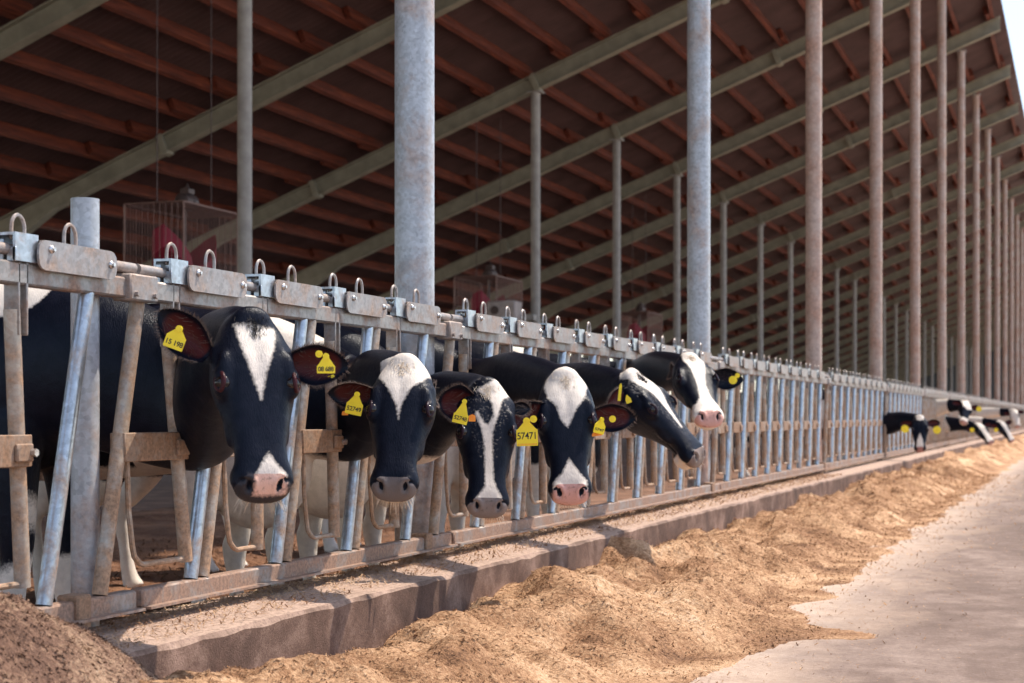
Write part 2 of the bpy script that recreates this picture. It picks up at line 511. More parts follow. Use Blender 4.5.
# ------------------------------------------------------------------ headlock fence
RX = 0.0   # plane of the rails
def yoke(root, y0, detail, swing=.05, first=False):
    """parts of one self-locking yoke; y0 is the start of its lock"""
    n = 12 if detail > 1 else 8 if detail else 6
    def T(a, b, xx=0): return [(xx, a, 1.31), (xx, b, .42)]
    m = MB(); m.tube(T(y0 + .37, y0 + .17), .0235, n)
    m.build('fixed_tube', M_GALV if detail else M_TUBE, root)
    m = MB(); m.tube(T(y0 - .135, y0 - .335), .0235, n)
    m.build('fixed_tube', M_TUBE, root)
    ct, cb = y0 + .03, y0 + .03 + swing
    zc = .48
    def cy(z): return cb + (ct - cb) * (z - zc) / (1.22 - zc)
    def by(z): return y0 - .335 + .2 * (z - .42) / .89
    m = MB(); m.tube([(.0, cy(1.24), 1.24), (.0, cy(zc), zc)], .0225, n)
    sw = m.build('swing_tube', M_TUBE, root)
    if detail:
        m = MB(); a, b = by(.85) - .005, cy(.85) + .03
        m.cbox((.022, (a + b) / 2, .855), (.012, b - a, .088), .003)
        m.cbox((-.022, (a + b) / 2, .855), (.012, b - a, .088), .003)
        m.cbox((0, a + .03, .855), (.044, .05, .08), .003)
        m.cbox((.034, b - .045, .85), (.014, .07, .05), .004)
        m.build('pivot_bracket', M_BRACK, sw)
        if detail > 1:
            m = MB(); m.tube([(.04, b - .018, .85), (.055, b - .018, .85)], .011, 6); m.build('bolt', M_BOLT, sw)
        m = MB()
        q = by(.8) + .055
        pts = [(0, q, .82), (0, q + .01, .66), (0, q + .03, .55)]
        for t in (0, .3, .6, 1):
            pts.append((0, q + .04 + .05 * t, .52 - .03 * math.sin(t * 1.5)))
        pts.append((0, cy(.49), .49))
        m.tube(pts, .009, 8); m.build('bottom_hook', M_TUBE, sw)
        m = MB(); m.cbox((.0, ct, 1.27), (.05, .008, .20), .002); m.cbox((.0, ct + .035, 1.27), (.05, .008, .20), .002)
        m.build('guide_strap', M_RAIL, sw)
    # lock
    m = MB(); zt = 1.435
    if detail:
        P = [(-.03, 1.37), (-.03, zt + .012), (.034, zt + .012), (.034, 1.37), (.026, 1.37), (.026, zt + .004), (-.022, zt + .004), (-.022, 1.37)]
        m.prism(P, y0, y0 + .10)
        m.cbox((.02, y0 + .004, 1.388), (.03, .008, .04), .002)
        m.cbox((-.015, y0 + .004, 1.40), (.02, .008, .06), .002)
        lk = m.build('lock_bracket', M_GALV, root)
        m = MB(); cy0, cy1, z0, z1 = y0 + .085, y0 + .455, 1.352, 1.435
        poly = []
        for (cx_, cz_, a0) in ((cy1 - .03, z1 - .03, 0), (cy0 + .03, z1 - .03, 90), (cy0 + .03, z0 + .03, 180), (cy1 - .03, z0 + .03, 270)):
            for t in range(0, 91, 30):
                a = math.radians(a0 + t); poly.append((cx_ + .03 * math.cos(a), cz_ + .03 * math.sin(a)))
        np_ = len(poly)
        vs = [Vector((.040, a, b)) for a, b in poly] + [Vector((.047, a, b)) for a, b in poly]
        m.add(vs, [tuple(range(np_)), tuple(range(2 * np_ - 1, np_ - 1, -1))] + [(i, i + np_, (i + 1) % np_ + np_, (i + 1) % np_) for i in range(np_)])
        m.cbox((.02, (cy0 + cy1) / 2, 1.433), (.045, .30, .006), .002)
        pl = m.build('lock_plate', M_LOCK, root)
        for yy in (y0 + .055, y0 + .29):
            m = MB(); pts = [(.0, yy - .028, 1.43)] + [(.0, yy - .028 * math.cos(t), 1.465 + .035 * math.sin(t)) for t in [i * math.pi / 8 for i in range(9)]] + [(.0, yy + .028, 1.43)]
            m.tube(pts, .0055, 6); m.build('wire_loop', M_LOCK, pl)
        if detail > 1:
            for yy, zz in ((cy0 + .055, 1.412), (cy1 - .03, 1.395)):
                m = MB(); m.ball((.049, yy, zz), (.007, .012, .012), 10, 6); m.tube([(.045, yy, zz), (.06, yy, zz)], .0065, 6); m.build('bolt', M_BOLT, pl)
    else:
        m.cbox((.01, y0 + .27, 1.395), (.06, .37, .09), .006)
        m.cbox((.0, y0 + .05, 1.40), (.05, .06, .09), .006)
        m.box((.0, y0 + .055, 1.47), (.012, .05, .06)); m.box((.0, y0 + .29, 1.47), (.012, .05, .06))
        m.build('lock_plate', M_LOCK, root)

def panel(idx, ya, yb, locks, label):
    root = empty('headlock_panel', (RX, 0, 0))
    d = 2 if ya < 11 else 1 if ya < 25 else 0
    m = MB(); m.cbox((0, (ya + yb) / 2, 1.338), (.05, yb - ya - .03, .062), .006); m.build('top_rail', M_RAIL, root)
    m = MB(); m.cbox((0, (ya + yb) / 2, .388), (.05, yb - ya - .03, .062), .006)
    m.box((.03, (ya + yb) / 2, .362), (.05, yb - ya - .03, .008)); m.build('bottom_rail', M_RAIL if True else M_BRACK, root)
    m = MB(); m.tube([(0, ya + .02, 1.402), (0, yb + .0, 1.402)], .0165, 10); m.build('lock_rod', M_LOCK, root)
    m = MB(); m.cbox((.008, yb, 1.34), (.07, .15, .082), .006)
    m.tube([(.035, yb - .05, 1.32), (.055, yb - .05, 1.32)], .009, 6); m.tube([(.035, yb + .05, 1.32), (.055, yb + .05, 1.32)], .009, 6)
    m.build('rail_clamp', M_LOCK, root)
    m = MB(); m.cbox((.0, yb - .3, .385), (.075, .07, .10), .006); m.build('bottom_clamp', M_BRACK, root)
    for i, y0 in enumerate(locks):
        yoke(root, y0, d, .11 if idx == 1 and i == 0 else random.uniform(.0, .07))
    tag(root, label, 'fence panel', 'self-locking feed fence panels')

def fpost(y, r, top, label):
    root = empty('fence_post', (-.075, y, 0))
    m = MB(); m.tube([(0, 0, .3), (0, 0, top)], [r, r], 20, True); m.tube([(0, 0, top - .001), (0, 0, top + .0)], [r * .9, r * .9], 20)
    m.build('shaft', M_COL if y < 5 else M_COLW, root)
    m = MB(); m.cbox((.0, 0, .315), (r * 2.6, r * 2.6, .012), .003); m.build('base_plate', M_RAIL, root)
    tag(root, label, 'post', 'short posts carrying the headlock fence')

panel(0, 1.9, 4.14, [2.38, 2.955, 3.53], 'nearest headlock fence panel at the left edge, mostly out of frame')
panel(1, 4.14, 6.68, [4.30 + .575 * i for i in range(4)], 'short headlock fence panel holding the two nearest cows')
y = 6.68; k = 0
while y < 100:
    panel(2 + k, y, y + BAY, [y + .16 + .575 * i for i in range(9)],
          'headlock fence panel behind the four cows right of the thick column' if k == 0 else
          f'empty-fronted headlock fence panel, {ORD[k]} after the thick foreground column' )
    y += BAY; k += 1
fpost(4.0, .042, 1.60, 'short galvanised fence post standing above the rail at the left edge')
for k in range(1, 16):
    fpost(COL0 + BAY * k + .12, .045, 1.36, f'short dusty fence post, {ORD[k-1]} one after the thick foreground column')
# ------------------------------------------------------------------ cows
def cow_mat(name, nose, nosedark=(.035, .032, .038), inner=(.16, .035, .03), white=(.80, .74, .68), black=(.0035, .0050, .0115)):
    m, nt, b = newmat(name); g = NG(nt)
    at = g.n('ShaderNodeAttribute', attribute_name='coat')     # x white field, y bare skin, z ear inside
    sep = g.n('ShaderNodeSeparateXYZ'); g.l(at.outputs['Vector'], sep.inputs[0])
    hp = g.n('ShaderNodeAttribute', attribute_name='fur').outputs['Vector']
    fine = g.noise(hp, 90, 4, .7)
    mid = g.noise(hp, 25, 5, .6)
    f = g.math('ADD', sep.outputs[0], g.math('MULTIPLY', g.math('SUBTRACT', fine, .5), .020))
    wm = g.ramp(g.math('ADD', g.math('MULTIPLY', f, 90.0), .5), [(0, 0.0), (1, 1.0)])
    wcol = g.ramp(mid, [(.3, tuple(c * .8 for c in white)), (.6, white)])
    bcol = g.ramp(mid, [(.35, black), (.7, (black[0] * 2.4, black[1] * 2.0, black[2] * 1.7))])
    col = g.mix(wm, bcol, wcol)
    spots = g.ramp(g.noise(hp, 60, 3, .6), [(.33, .35), (.45, 1.0)])
    ncol = g.mix(spots, tuple(c * .35 for c in nose), nose)
    ncol = g.mix(wm, nosedark, ncol)
    sm = g.ramp(g.math('ADD', sep.outputs[1], g.math('MULTIPLY', g.math('SUBTRACT', mid, .5), .3)), [(.42, 0.0), (.58, 1.0)])
    col = g.mix(sm, col, ncol)
    em = g.ramp(sep.outputs[2], [(.35, 0.0), (.8, 1.0)])
    col = g.mix(em, col, inner)
    g.l(col, b.inputs['Base Color'])
    g.l(g.math('SUBTRACT', .34, g.math('MULTIPLY', sm, .22)), b.inputs['Roughness'])
    b.inputs['Specular IOR Level'].default_value = .15
    b.inputs['Specular Tint'].default_value = (.72, .84, 1, 1)
    b.inputs['Sheen Weight'].default_value = .0
    b.inputs['Sheen Roughness'].default_value = .4
    b.inputs['Sheen Tint'].default_value = (.8, .85, 1, 1)
    mp = g.n('ShaderNodeMapping'); mp.inputs['Scale'].default_value = (60, 260, 260); g.l(hp, mp.inputs[0])
    hair = g.noise(mp.outputs[0], 1.0, 3, .6)
    g.l(g.bump(g.math('ADD', g.math('MULTIPLY', hair, .6), g.math('MULTIPLY', mid, .8)), .5, .006), b.inputs['Normal'])
    return m

m_, nt_, b_ = newmat('eye_dark')
b_.inputs['Base Color'].default_value = (.008, .006, .008, 1); b_.inputs['Roughness'].default_value = .06
M_EYE = m_
M_EYEW = simple('eye_rim_pink', (.35, .12, .10), .35, .1, 30)
M_LASH = simple('hair_dark', (.02, .018, .02), .6, .1, 30, 0, 0)
M_WHISK = simple('hair_pale', (.75, .66, .55), .5, .1, 30, 0, 0)

# head profile: s along the face, half width, top, bottom  (head length .54)
HP = np.array([
    [-.060, .015, -.085, -.140], [-.052, .040, -.060, -.165], [-.035, .058, -.032, -.185], [-.010, .078, -.008, -.200], [.030, .098, .004, -.215],
    [.080, .112, .010, -.228], [.120, .120, .010, -.240], [.160, .124, .005, -.244], [.200, .122, -.004, -.236],
    [.245, .112, -.014, -.214], [.290, .099, -.022, -.190], [.335, .084, -.029, -.170], [.380, .074, -.034, -.157],
    [.420, .076, -.037, -.152], [.450, .086, -.041, -.152], [.475, .090, -.049, -.151], [.500, .087, -.064, -.147],
    [.520, .077, -.083, -.141], [.533, .058, -.100, -.134], [.540, .028, -.114, -.127]])

def head_mesh(mb, H):
    n = 48; rings = []
    ss = np.concatenate([np.linspace(-.06, .0, 8), np.linspace(.015, .48, 32), np.linspace(.488, .54, 12)])
    for s in ss:
        w_, t_, b__ = [np.interp(s, HP[:, 0], HP[:, i]) for i in (1, 2, 3)]
        zm = t_ - .36 * (t_ - b__)
        ring = []
        jaw = np.interp(s, [-.06, .1, .3, .42, .5], [.75, .62, .55, .75, .9])
        for k in range(n):
            a = 2 * math.pi * k / n
            c, q = math.cos(a), math.sin(a)
            if q >= 0:
                y = w_ * math.copysign(abs(c) ** .72, c); z = zm + (t_ - zm) * abs(q) ** .85
            else:
                y = w_ * math.copysign(abs(c) ** .8, c) * (1 - (1 - jaw) * abs(q) ** .8); z = zm - (zm - b__) * abs(q) ** .9
            ring.append(H(s, y, z))
        rings.append(ring)
    mb.loft(rings)

def catmull(P, R, n):
    P = [np.array(p, float) for p in P]; R = [np.array(r, float) for r in R]
    out, ro = [], []
    for i in range(len(P) - 1):
        p0, p1, p2, p3 = P[max(i - 1, 0)], P[i], P[i + 1], P[min(i + 2, len(P) - 1)]
        for t in np.linspace(0, 1, n, endpoint=(i == len(P) - 2)):
            out.append(.5 * (2 * p1 + (p2 - p0) * t + (2 * p0 - 5 * p1 + 4 * p2 - p3) * t * t + (3 * p1 - p0 - 3 * p2 + p3) * t ** 3))
            ro.append(R[i] * (1 - t) + R[i + 1] * t)
    return out, ro

def sweep(mb, P, R, n=36, per=8, egg=0.0, up=(0, 0, 1)):
    """tube of elliptical sections; R holds (half width, half height)"""
    C_, r_ = catmull(P, R, per)
    rings = []
    for i, c in enumerate(C_):
        t = C_[min(i + 1, len(C_) - 1)] - C_[max(i - 1, 0)]
        t = Vector(t).normalized(); u = Vector(up); u = (u - t * u.dot(t)).normalized(); v = t.cross(u)
        ring = []
        for k in range(n):
            a = 2 * math.pi * k / n
            cc, q = math.cos(a), math.sin(a)
            ww = r_[i][0] * (1 + (egg * -q if q < 0 else -egg * q * .6))
            ring.append(Vector(c) + v * (ww * cc) + u * (r_[i][1] * q))
        rings.append(ring)
    mb.loft(rings)

def poly_sd(pts, x, y):
    """signed distance (positive inside) of points to a polygon"""
    P = np.array(pts, float); n = len(P)
    d = np.full(x.shape, 1e9); ins = np.zeros(x.shape, bool)
    for i in range(n):
        a, b = P[i], P[(i + 1) % n]
        e = b - a; wx, wy = x - a[0], y - a[1]
        t = np.clip((wx * e[0] + wy * e[1]) / (e @ e), 0, 1)
        d = np.minimum(d, np.hypot(wx - e[0] * t, wy - e[1] * t))
        c = ((a[1] > y) != (b[1] > y)) & (x < (b[0] - a[0]) * (y - a[1]) / (b[1] - a[1] + 1e-12) + a[0])
        ins ^= c
    return np.where(ins, d, -d)

def sstep(a, b, x):
    t = np.clip((x - a) / (b - a), 0, 1); return t * t * (3 - 2 * t)

def ear_geo(root, tip, facing, width, curl, s=1.0, n=26, m=18, thick=.006):
    """cupped leaf from root to tip; facing is the way the hollow looks. Returns verts, faces, inside mask"""
    ax = (tip - root); L = ax.length; ax.normalize()
    f = (facing - ax * facing.dot(ax)).normalized(); sd_ = ax.cross(f)
    vs, ins, fs = [], [], []
    def wid(u): return width * (.38 + .62 * math.sin(math.pi / 2 * min(1, u / .5))) * max(0, 1 - max(0, (u - .42) / .58) ** 2.0) ** .72
    for side in (1, -1):
        for i in range(n + 1):
            u = i / n
            wv = max(wid(u), .0015)
            cup = curl * math.sin(math.pi * min(1, u * .85 + .15))
            for j in range(m + 1):
                v = -1 + 2 * j / m
                depth = -cup * width * (1 - v * v) - (.02 * u * u)
                roll = .012 * (abs(v) ** 6) * math.sin(math.pi * u)
                p = root + ax * (L * u) + sd_ * (wv * .5 * v * (1 - .10 * cup)) + f * (depth + roll)
                p = p + f * (-thick * (1 - v ** 4) if side < 0 else 0)
                vs.append(p)
                ins.append((1 - abs(v) ** 2.2) * sstep(.0, .12, np.float64(u)) * sstep(1.0, .72, np.float64(u)) if side > 0 else 0.0)
    N1 = (n + 1) * (m + 1)
    for side in (0, 1):
        for i in range(n):
            for j in range(m):
                a = side * N1 + i * (m + 1) + j
                q = (a, a + 1, a + m + 2, a + m + 1)
                fs.append(q if side == 0 else q[::-1])
    # rims
    for i in range(n):
        for j in (0, m):
            a = i * (m + 1) + j
            q = (a, a + m + 1, a + m + 1 + N1, a + N1)
            fs.append(q)
    for j in range(m):
        a = n * (m + 1) + j; fs.append((a, a + 1, a + 1 + N1, a + N1))
        a = j; fs.append((a, a + 1, a + 1 + N1, a + N1))
    frame = (ax, f, sd_, L)
    rim = []
    for i in range(2, n + 1):
        for j in (0, m): rim.append((Vector(vs[i * (m + 1) + j]), ax, f, sd_ * (-1 if j == 0 else 1)))
    return vs, fs, ins, frame, rim

VIEW = {}
def cow(cfg):
    """builds one cow: head placed from cfg, neck through the fence, body behind it"""
    K = cfg.get('k', 1.0)
    P, Mz, S = cfg['poll'], cfg['muzzle'], cfg['S']
    poll = px(P[0], P[1], S)
    L = .54 * K
    # muzzle: along the ray of its pixel at distance L from the poll (nearer or farther root)
    d = (px(Mz[0], Mz[1], S) - CAM).normalized()
    b = d.dot(poll - CAM); c2 = (poll - CAM).length_squared - L * L
    disc = b * b - c2
    if disc < 0: tt = b; print('head length short', cfg['name'], math.sqrt(-disc + 0))
    else: tt = b - math.sqrt(disc) if cfg.get('near', 1) else b + math.sqrt(disc)
    muz = CAM + d * tt
    F = (muz - poll).normalized()
    tocam = (CAM - (poll + muz) / 2).normalized()
    N = (tocam - F * tocam.dot(F)).normalized()
    N = Matrix.Rotation(math.radians(-cfg['turn']), 3, F) @ N
    Yd = N.cross(F)
    # face line runs a bit under the dorsal line: poll at z=.004, muzzle tip at z=-.07
    def H(s, y, z): return poll + (F * s + Yd * y + N * (z + s * .13)) * K
    mb = MB()
    head_mesh(mb, H)
    Mr = Matrix((F, Yd, N)).transposed()
    def hb(s, y, z, r): mb.ball(H(s, y, z), Vector(r) * K, 20, 14, Mr)
    for sg in (1, -1):
        hb(.192, .102 * sg, -.036, (.048, .028, .033))        # orbit
        hb(.150, .088 * sg, -.014, (.050, .022, .016))        # brow
        hb(.105, .060 * sg, -.140, (.095, .038, .078))        # cheek
        hb(.285, .076 * sg, -.085, (.090, .020, .026))        # facial crest
        hb(.478, .046 * sg, -.066, (.034, .026, .022))        # nostril wing
        hb(cfg.get('es', .075), .094 * sg, -.060, (.045, .028, .034))        # ear base
    hb(-.010, 0, -.020, (.045, .062, .034))                   # poll
    hb(.465, 0, -.142 - cfg.get('jaw', 0), (.055, .056, .028))
    for sg in (1, -1): hb(.462, .058 * sg, -.100, (.040, .030, .034))                    # chin
    hb(.480, 0, -.100, (.045, .072, .034))                    # lips
    # neck and trunk
    ns = cfg.get('nj', (.015, -.11))
    j = H(ns[0], 0, ns[1])
    yf = cfg['yf'] if cfg['yf'] < 15 else poll.y + .4; cfg['by'] = cfg['by'] if cfg['yf'] < 15 else yf; zf = cfg.get('zf', 1.02); by = cfg.get('by', yf)
    fy = Vector((-.02, yf, zf))
    body_dir = cfg.get('bd', 0.0)    # y shift of the rump
    sx = cfg.get('sx', -.62)
    midp = j.lerp(fy, .5) + Vector(cfg.get('mid', (0, 0, .02)))
    P_ = [j, midp, fy, (sx + .18, by, 1.03), (sx - .12, by, 1.00), (sx - .6, by + body_dir * .3, .98), (sx - 1.1, by + body_dir * .6, .97), (sx - 1.5, by + body_dir * .9, 1.03), (sx - 1.68, by + body_dir, 1.05), (sx - 1.75, by + body_dir, 1.05)]
    nk = cfg.get('neck', 1.0); lf = cfg.get('lift', 0)
    P_ = P_[:3] + [(a, b, c + lf) for a, b, c in P_[3:]]
    R_ = [(.070 * K, .095 * K), (.084 * nk, .135 * nk), (.110 * nk, .180 * nk), (.185, .275), (.235, .350), (.285, .375), (.295, .365), (.235, .30), (.16, .21), (.03, .03)]
    sweep(mb, P_, R_, egg=.12, per=9)
    gz = 0.0
    if cfg.get('brisket'): mb.ball((sx + .20, by, .72 + lf * .5), Vector((.24, .17, .27)), 20, 14)
    for sg in (1, -1):
        X, Y = sx + .02, by + sg * .15
        sweep(mb, [(X - .02, Y - sg * .02, .95), (X, Y, .72), (X + .01, Y, .46), (X - .01, Y, .40), (X, Y, .22), (X, Y, .10), (X + .03, Y, .03), (X + .04, Y, .012)],
              [(.09, .12), (.075, .085), (.050, .052), (.052, .056), (.030, .033), (.042, .044), (.052, .062), (.054, .066)], n=20, per=5, up=(1, 0, 0))
        X, Y = sx - 1.45, by + body_dir + sg * .17
        sweep(mb, [(X + .05, Y - sg * .03, .98), (X + .09, Y, .74), (X - .02, Y, .54), (X - .10, Y, .46), (X - .07, Y, .26), (X - .04, Y, .10), (X - .01, Y, .03), (X, Y, .012)],
              [(.12, .20), (.08, .13), (.045, .070), (.036, .056), (.030, .036), (.042, .044), (.052, .062), (.054, .066)], n=20, per=5, up=(1, 0, 0))
    e = by + body_dir
    sweep(mb, [(sx - 1.66, e, 1.22), (sx - 1.76, e, 1.15), (sx - 1.78, e, .9), (sx - 1.76, e, .55), (sx - 1.76, e, .35)], [(.03, .03), (.028, .028), (.02, .02), (.03, .03), (.01, .01)], n=12, per=5, up=(1, 0, 0))
    # one continuous surface
    me = mb.mesh('tmp')
    o = bpy.data.objects.new('tmp', me); C.objects.link(o)
    md = o.modifiers.new('r', 'REMESH'); md.mode = 'VOXEL'; md.voxel_size = cfg.get('vox', .008)
    dg = bpy.context.evaluated_depsgraph_get(); dg.update()
    ev = bpy.data.meshes.new_from_object(o.evaluated_get(dg))
    bpy.data.objects.remove(o); bpy.data.meshes.remove(me)
    nv = len(ev.vertices)
    co = np.empty(nv * 3); ev.vertices.foreach_get('co', co); co = co.reshape(-1, 3)
    ed = np.empty(len(ev.edges) * 2, int); ev.edges.foreach_get('vertices', ed); ed = ed.reshape(-1, 2)
    deg = np.bincount(ed.ravel(), minlength=nv).astype(float)[:, None]
    Fv, Yv, Nv, pv = [np.array(q) for q in (F, Yd, N, poll)]
    def local(co):
        r = (co - pv) / K
        s = r @ Fv; return s, r @ Yv, r @ Nv - s * .13
    def lap(co, w_):
        sm = np.zeros_like(co)
        for a in range(3):
            sm[:, a] = np.bincount(ed[:, 0], co[ed[:, 1], a], nv) + np.bincount(ed[:, 1], co[ed[:, 0], a], nv)
        return co + (sm / np.maximum(deg, 1) - co) * w_
    vox = cfg.get('vox', .008)
    for _ in range(int(3 if vox < .01 else 2)): co = lap(co, .5)
    s, y, z = local(co)
    behind = 1 - sstep(-.02, .10, s - z * .35 * 0)      # behind the face
    inhead = sstep(.24, .14, np.sqrt((s - .05) ** 2 + y ** 2 + (z + .1) ** 2))
    throat = np.exp(-((s - .03) / .09) ** 2 - ((z + .17) / .08) ** 2)
    wj = np.clip(behind * .9 + throat * .9, 0, .9)[:, None]
    far = (np.sqrt(s ** 2 + y ** 2 + z ** 2) > .5)[:, None]
    for _ in range(int(26 * (.008 / vox) ** 1.0)): co = lap(co, np.where(far, .5, wj * .7))
    # sculpt: nostrils, mouth, eye sockets, veins
    s, y, z = local(co)
    disp = np.zeros_like(co); nost = np.zeros(len(co))
    for sg in (1, -1):
        ys = y * sg
        # nostril: a comma that opens sideways and up
        top_ = (z > -.112)
        g1 = np.exp(-((ys - .044) / .0095) ** 2 - ((s - .498 + .5 * (ys - .044)) / .0135) ** 2) * top_
        g2 = np.exp(-((ys - .060) / .012) ** 2 - ((s - .484) / .0070) ** 2) * top_
        g = np.maximum(g1, g2 * .7)
        nost = np.maximum(nost, g)
        disp -= (Fv * .45 + Nv * .75 + Yv * sg * .1)[None] * (g * .026)[:, None]
        # raised wing round the nostril
        rg = np.exp(-((np.hypot(ys - .047, s - .494) - .022) / .007) ** 2) * top_ * (s > .46)
        disp += (Nv * .6 + Fv * .4)[None] * (rg * .004)[:, None]
        # eye socket
        dd = np.exp(-((s - .192) / .028) ** 2 - ((z + .030) / .020) ** 2) * (ys > .06)
        disp -= (Yv * sg)[None] * (dd * .008)[:, None]
        # hollow above the eye / temple
        dd = np.exp(-((s - .265) / .04) ** 2 - ((z + .050) / .022) ** 2) * (ys > .03)
        disp -= (Yv * sg)[None] * (dd * .006)[:, None]
    mouth = np.exp(-((z + .124 + (s - .5) * .05) / .0045) ** 2) * sstep(.34, .40, s)
    rad = np.stack([np.zeros_like(y), y, np.zeros_like(y)], 1)
    rn = (Yv[None] * y[:, None]); rl = np.linalg.norm(rn, axis=1, keepdims=True) + 1e-6
    disp -= (rn / rl * .7 + Fv[None] * sstep(.47, .53, s)[:, None] * .8) * (mouth * .009)[:, None]
    # shallow middle groove of the forehead and muscles
    disp -= Nv[None] * (np.exp(-(y / .018) ** 2 - ((s - .13) / .07) ** 2) * (z > -.04) * .004)[:, None]
    co = co + disp * K
    co = lap(co, .25)
    s, y, z = local(co)
    # ---- coat fields
    head = sstep(-.06, -.02, s) * (np.abs(y) < .2) * (z > -.3)
    hm = (s > -.07) & (np.abs(y) < .16) & (z > -.27) & (s < .6) & (z < .08)
    wf = np.full(nv, -.05)
    top = z > -.105
    for pl in cfg['blaze']:
        pts = pl['pts']; zmin = pl.get('zmin', -.11); zmax = pl.get('zmax', 1)
        sdv = poly_sd(pts, s, y)
        sdv = np.minimum(sdv, z - zmin); sdv = np.minimum(sdv, zmax - z)
        if pl.get('mottle'): sdv = np.minimum(sdv, pl['mottle'])
        wf = np.where(hm, np.maximum(wf, sdv), wf)
    seed = cfg.get('seed', 0)
    lo = np.array([mnoise.noise(Vector((a * 1.5 + seed * 7.3, b * 1.5, c * 1.5))) for a, b, c in co[::1]]) if cfg.get('coat', True) else np.zeros(nv)
    bodyw = (lo - cfg.get('cover', .12)) * .35
    wl = cfg.get('whitelow', .55)
    bodyw = np.maximum(bodyw, (wl - co[:, 2] + lo * .25) * .5)
    if 'patches' in cfg:
        for (cx_, cy_, cz_, r_) in cfg['patches']:
            dist = r_ - np.linalg.norm((co - np.array([cx_, cy_, cz_])), axis=1) + lo * .12
            bodyw = np.maximum(bodyw, dist)
    if cfg.get('dewlap'):   # white underside of the neck
        dl = cfg['dewlap']
        mk = (co[:, 0] < .6) & (co[:, 0] > -.9)
        bodyw = np.where(mk & ~hm, np.maximum(bodyw, (dl - co[:, 2] + lo * .15) * .5), bodyw)
    nb = sstep(.30, .42, np.sqrt(s ** 2 + y ** 2 + (z + .1) ** 2))
    bodyw = np.where(hm, -.05, np.minimum(bodyw, (nb - .5) * .3))
    wf = np.where(hm, wf, bodyw)
    lip = cfg.get('lip', 0)
    if lip:  # pale ring of the lower lip and behind the nose pad
        lr = np.minimum(s - .43, -z - .112)
        wf = np.where(hm & (s > .38), np.maximum(wf, lr), wf)
    skin = sstep(.458, .474, s - .9 * np.maximum(0, np.abs(y) - .050)) * sstep(-.128, -.116, z) * hm
    skin = np.maximum(skin, 0)
    coat = np.stack([wf, skin, np.zeros(nv)], 1)
    coat[:, 0] = np.where(nost > .45, -.05, coat[:, 0]); coat[:, 1] = coat[:, 1] * (1 - sstep(.35, .7, nost))
    fur = np.stack([s, y, z], 1) * 1.0
    V = [co]; faces_n = nv
    # ---- ears (grown on the same mesh)
    extra_v, extra_f, extra_c = [], [], []
    base = nv
    ears = []
    for ek, E in enumerate(cfg.get('ears', [])):
        rt = H(E.get('s0', .075), E.get('ry', .094) * E['side'], E.get('rz', -.062))
        dpt = E.get('depth', 0.0)
        eL = E.get('len', .19) * K
        d2 = Vector((E['dir'][0] * CT, E['dir'][0] * ST, E['dir'][1])) + (Vector((-ST, CT, 0)) * dpt)
        d2.normalize()
        tip = rt + d2 * eL
        fc = (CAM - rt).normalized() * 1.0 + Vector(E.get('face', (0, 0, 0)))
        vs, fs, ins, fr, rim = ear_geo(rt, tip, fc.normalized(), E.get('w', .10) * K, E.get('curl', .28))
        extra_v += [tuple(p) for p in vs]; extra_f += [tuple(i + base for i in f) for f in fs]
        ew = E.get('white', -.05)
        extra_c += [(ew, 0, q * E.get('ins', 1.0)) for q in ins]
        base += len(vs)
        ears.append((rt, tip, fr, rim, E))
    # eyelids: almond rims
    for sg in (1, -1):
        out = (Yd * sg * .78 + N * .62 - F * .05).normalized()
        c0 = H(.196, .0995 * sg, -.025) + out * (.0165 * K)
        ax = (F - out * F.dot(out)).normalized(); upv = out.cross(ax); upv = upv if upv.dot(N) > 0 else -upv
        ring = []
        nseg, mseg = 28, 8
        vs = []
        for i in range(nseg):
            a = 2 * math.pi * i / nseg
            e1 = .0250 * math.cos(a); e2 = (.0165 if math.sin(a) > 0 else .0130) * math.sin(a) * (abs(math.sin(a)) ** .15 if math.sin(a) else 1)
            cc = c0 + (ax * e1 + upv * e2 - out * (e1 * e1 * 9)) * K
            rr = (.0060 if math.sin(a) > 0 else .0042) * K
            rd = (ax * e1 + upv * e2).normalized()
            for q in range(mseg):
                t = 2 * math.pi * q / mseg
                vs.append(tuple(cc + (rd * math.cos(t) * 1.5 + out * math.sin(t)) * rr))
        for i in range(nseg):
            for q in range(mseg):
                a0, a1 = i * mseg + q, i * mseg + (q + 1) % mseg
                b0, b1 = ((i + 1) % nseg) * mseg + q, ((i + 1) % nseg) * mseg + (q + 1) % mseg
                extra_f.append((a0 + base, a1 + base, b1 + base, b0 + base))
        ec = -.05 if not cfg.get('whiteeye') else .03
        extra_v += vs; extra_c += [(ec, 0, cfg.get('lid', .45))] * len(vs); base += len(vs)
    nf = len(ev.polygons)
    lv = np.empty(len(ev.loops), int); ev.loops.foreach_get('vertex_index', lv)
    lt = np.empty(nf, int); ev.polygons.foreach_get('loop_total', lt)
    fl = []; i = 0
    for t in lt: fl.append(lv[i:i + t].tolist()); i += t
    allv = np.concatenate([co, np.array(extra_v)]) if extra_v else co
    me = bpy.data.meshes.new('cow_body')
    loc = Vector((sx - .7, by, 0)); lc = np.array(loc)
    me.from_pydata((allv - lc).tolist(), [], fl + [list(f) for f in extra_f])
    me.shade_smooth(); me.update()
    allc = np.concatenate([coat, np.array(extra_c, float)]) if extra_v else coat
    s2, y2, z2 = local(allv)
    f2 = np.stack([s2, y2, z2], 1)
    a = me.attributes.new('coat', 'FLOAT_VECTOR', 'POINT'); a.data.foreach_set('vector', allc.astype(np.float32).ravel())
    a = me.attributes.new('fur', 'FLOAT_VECTOR', 'POINT'); a.data.foreach_set('vector', f2.astype(np.float32).ravel())
    bpy.data.meshes.remove(ev)
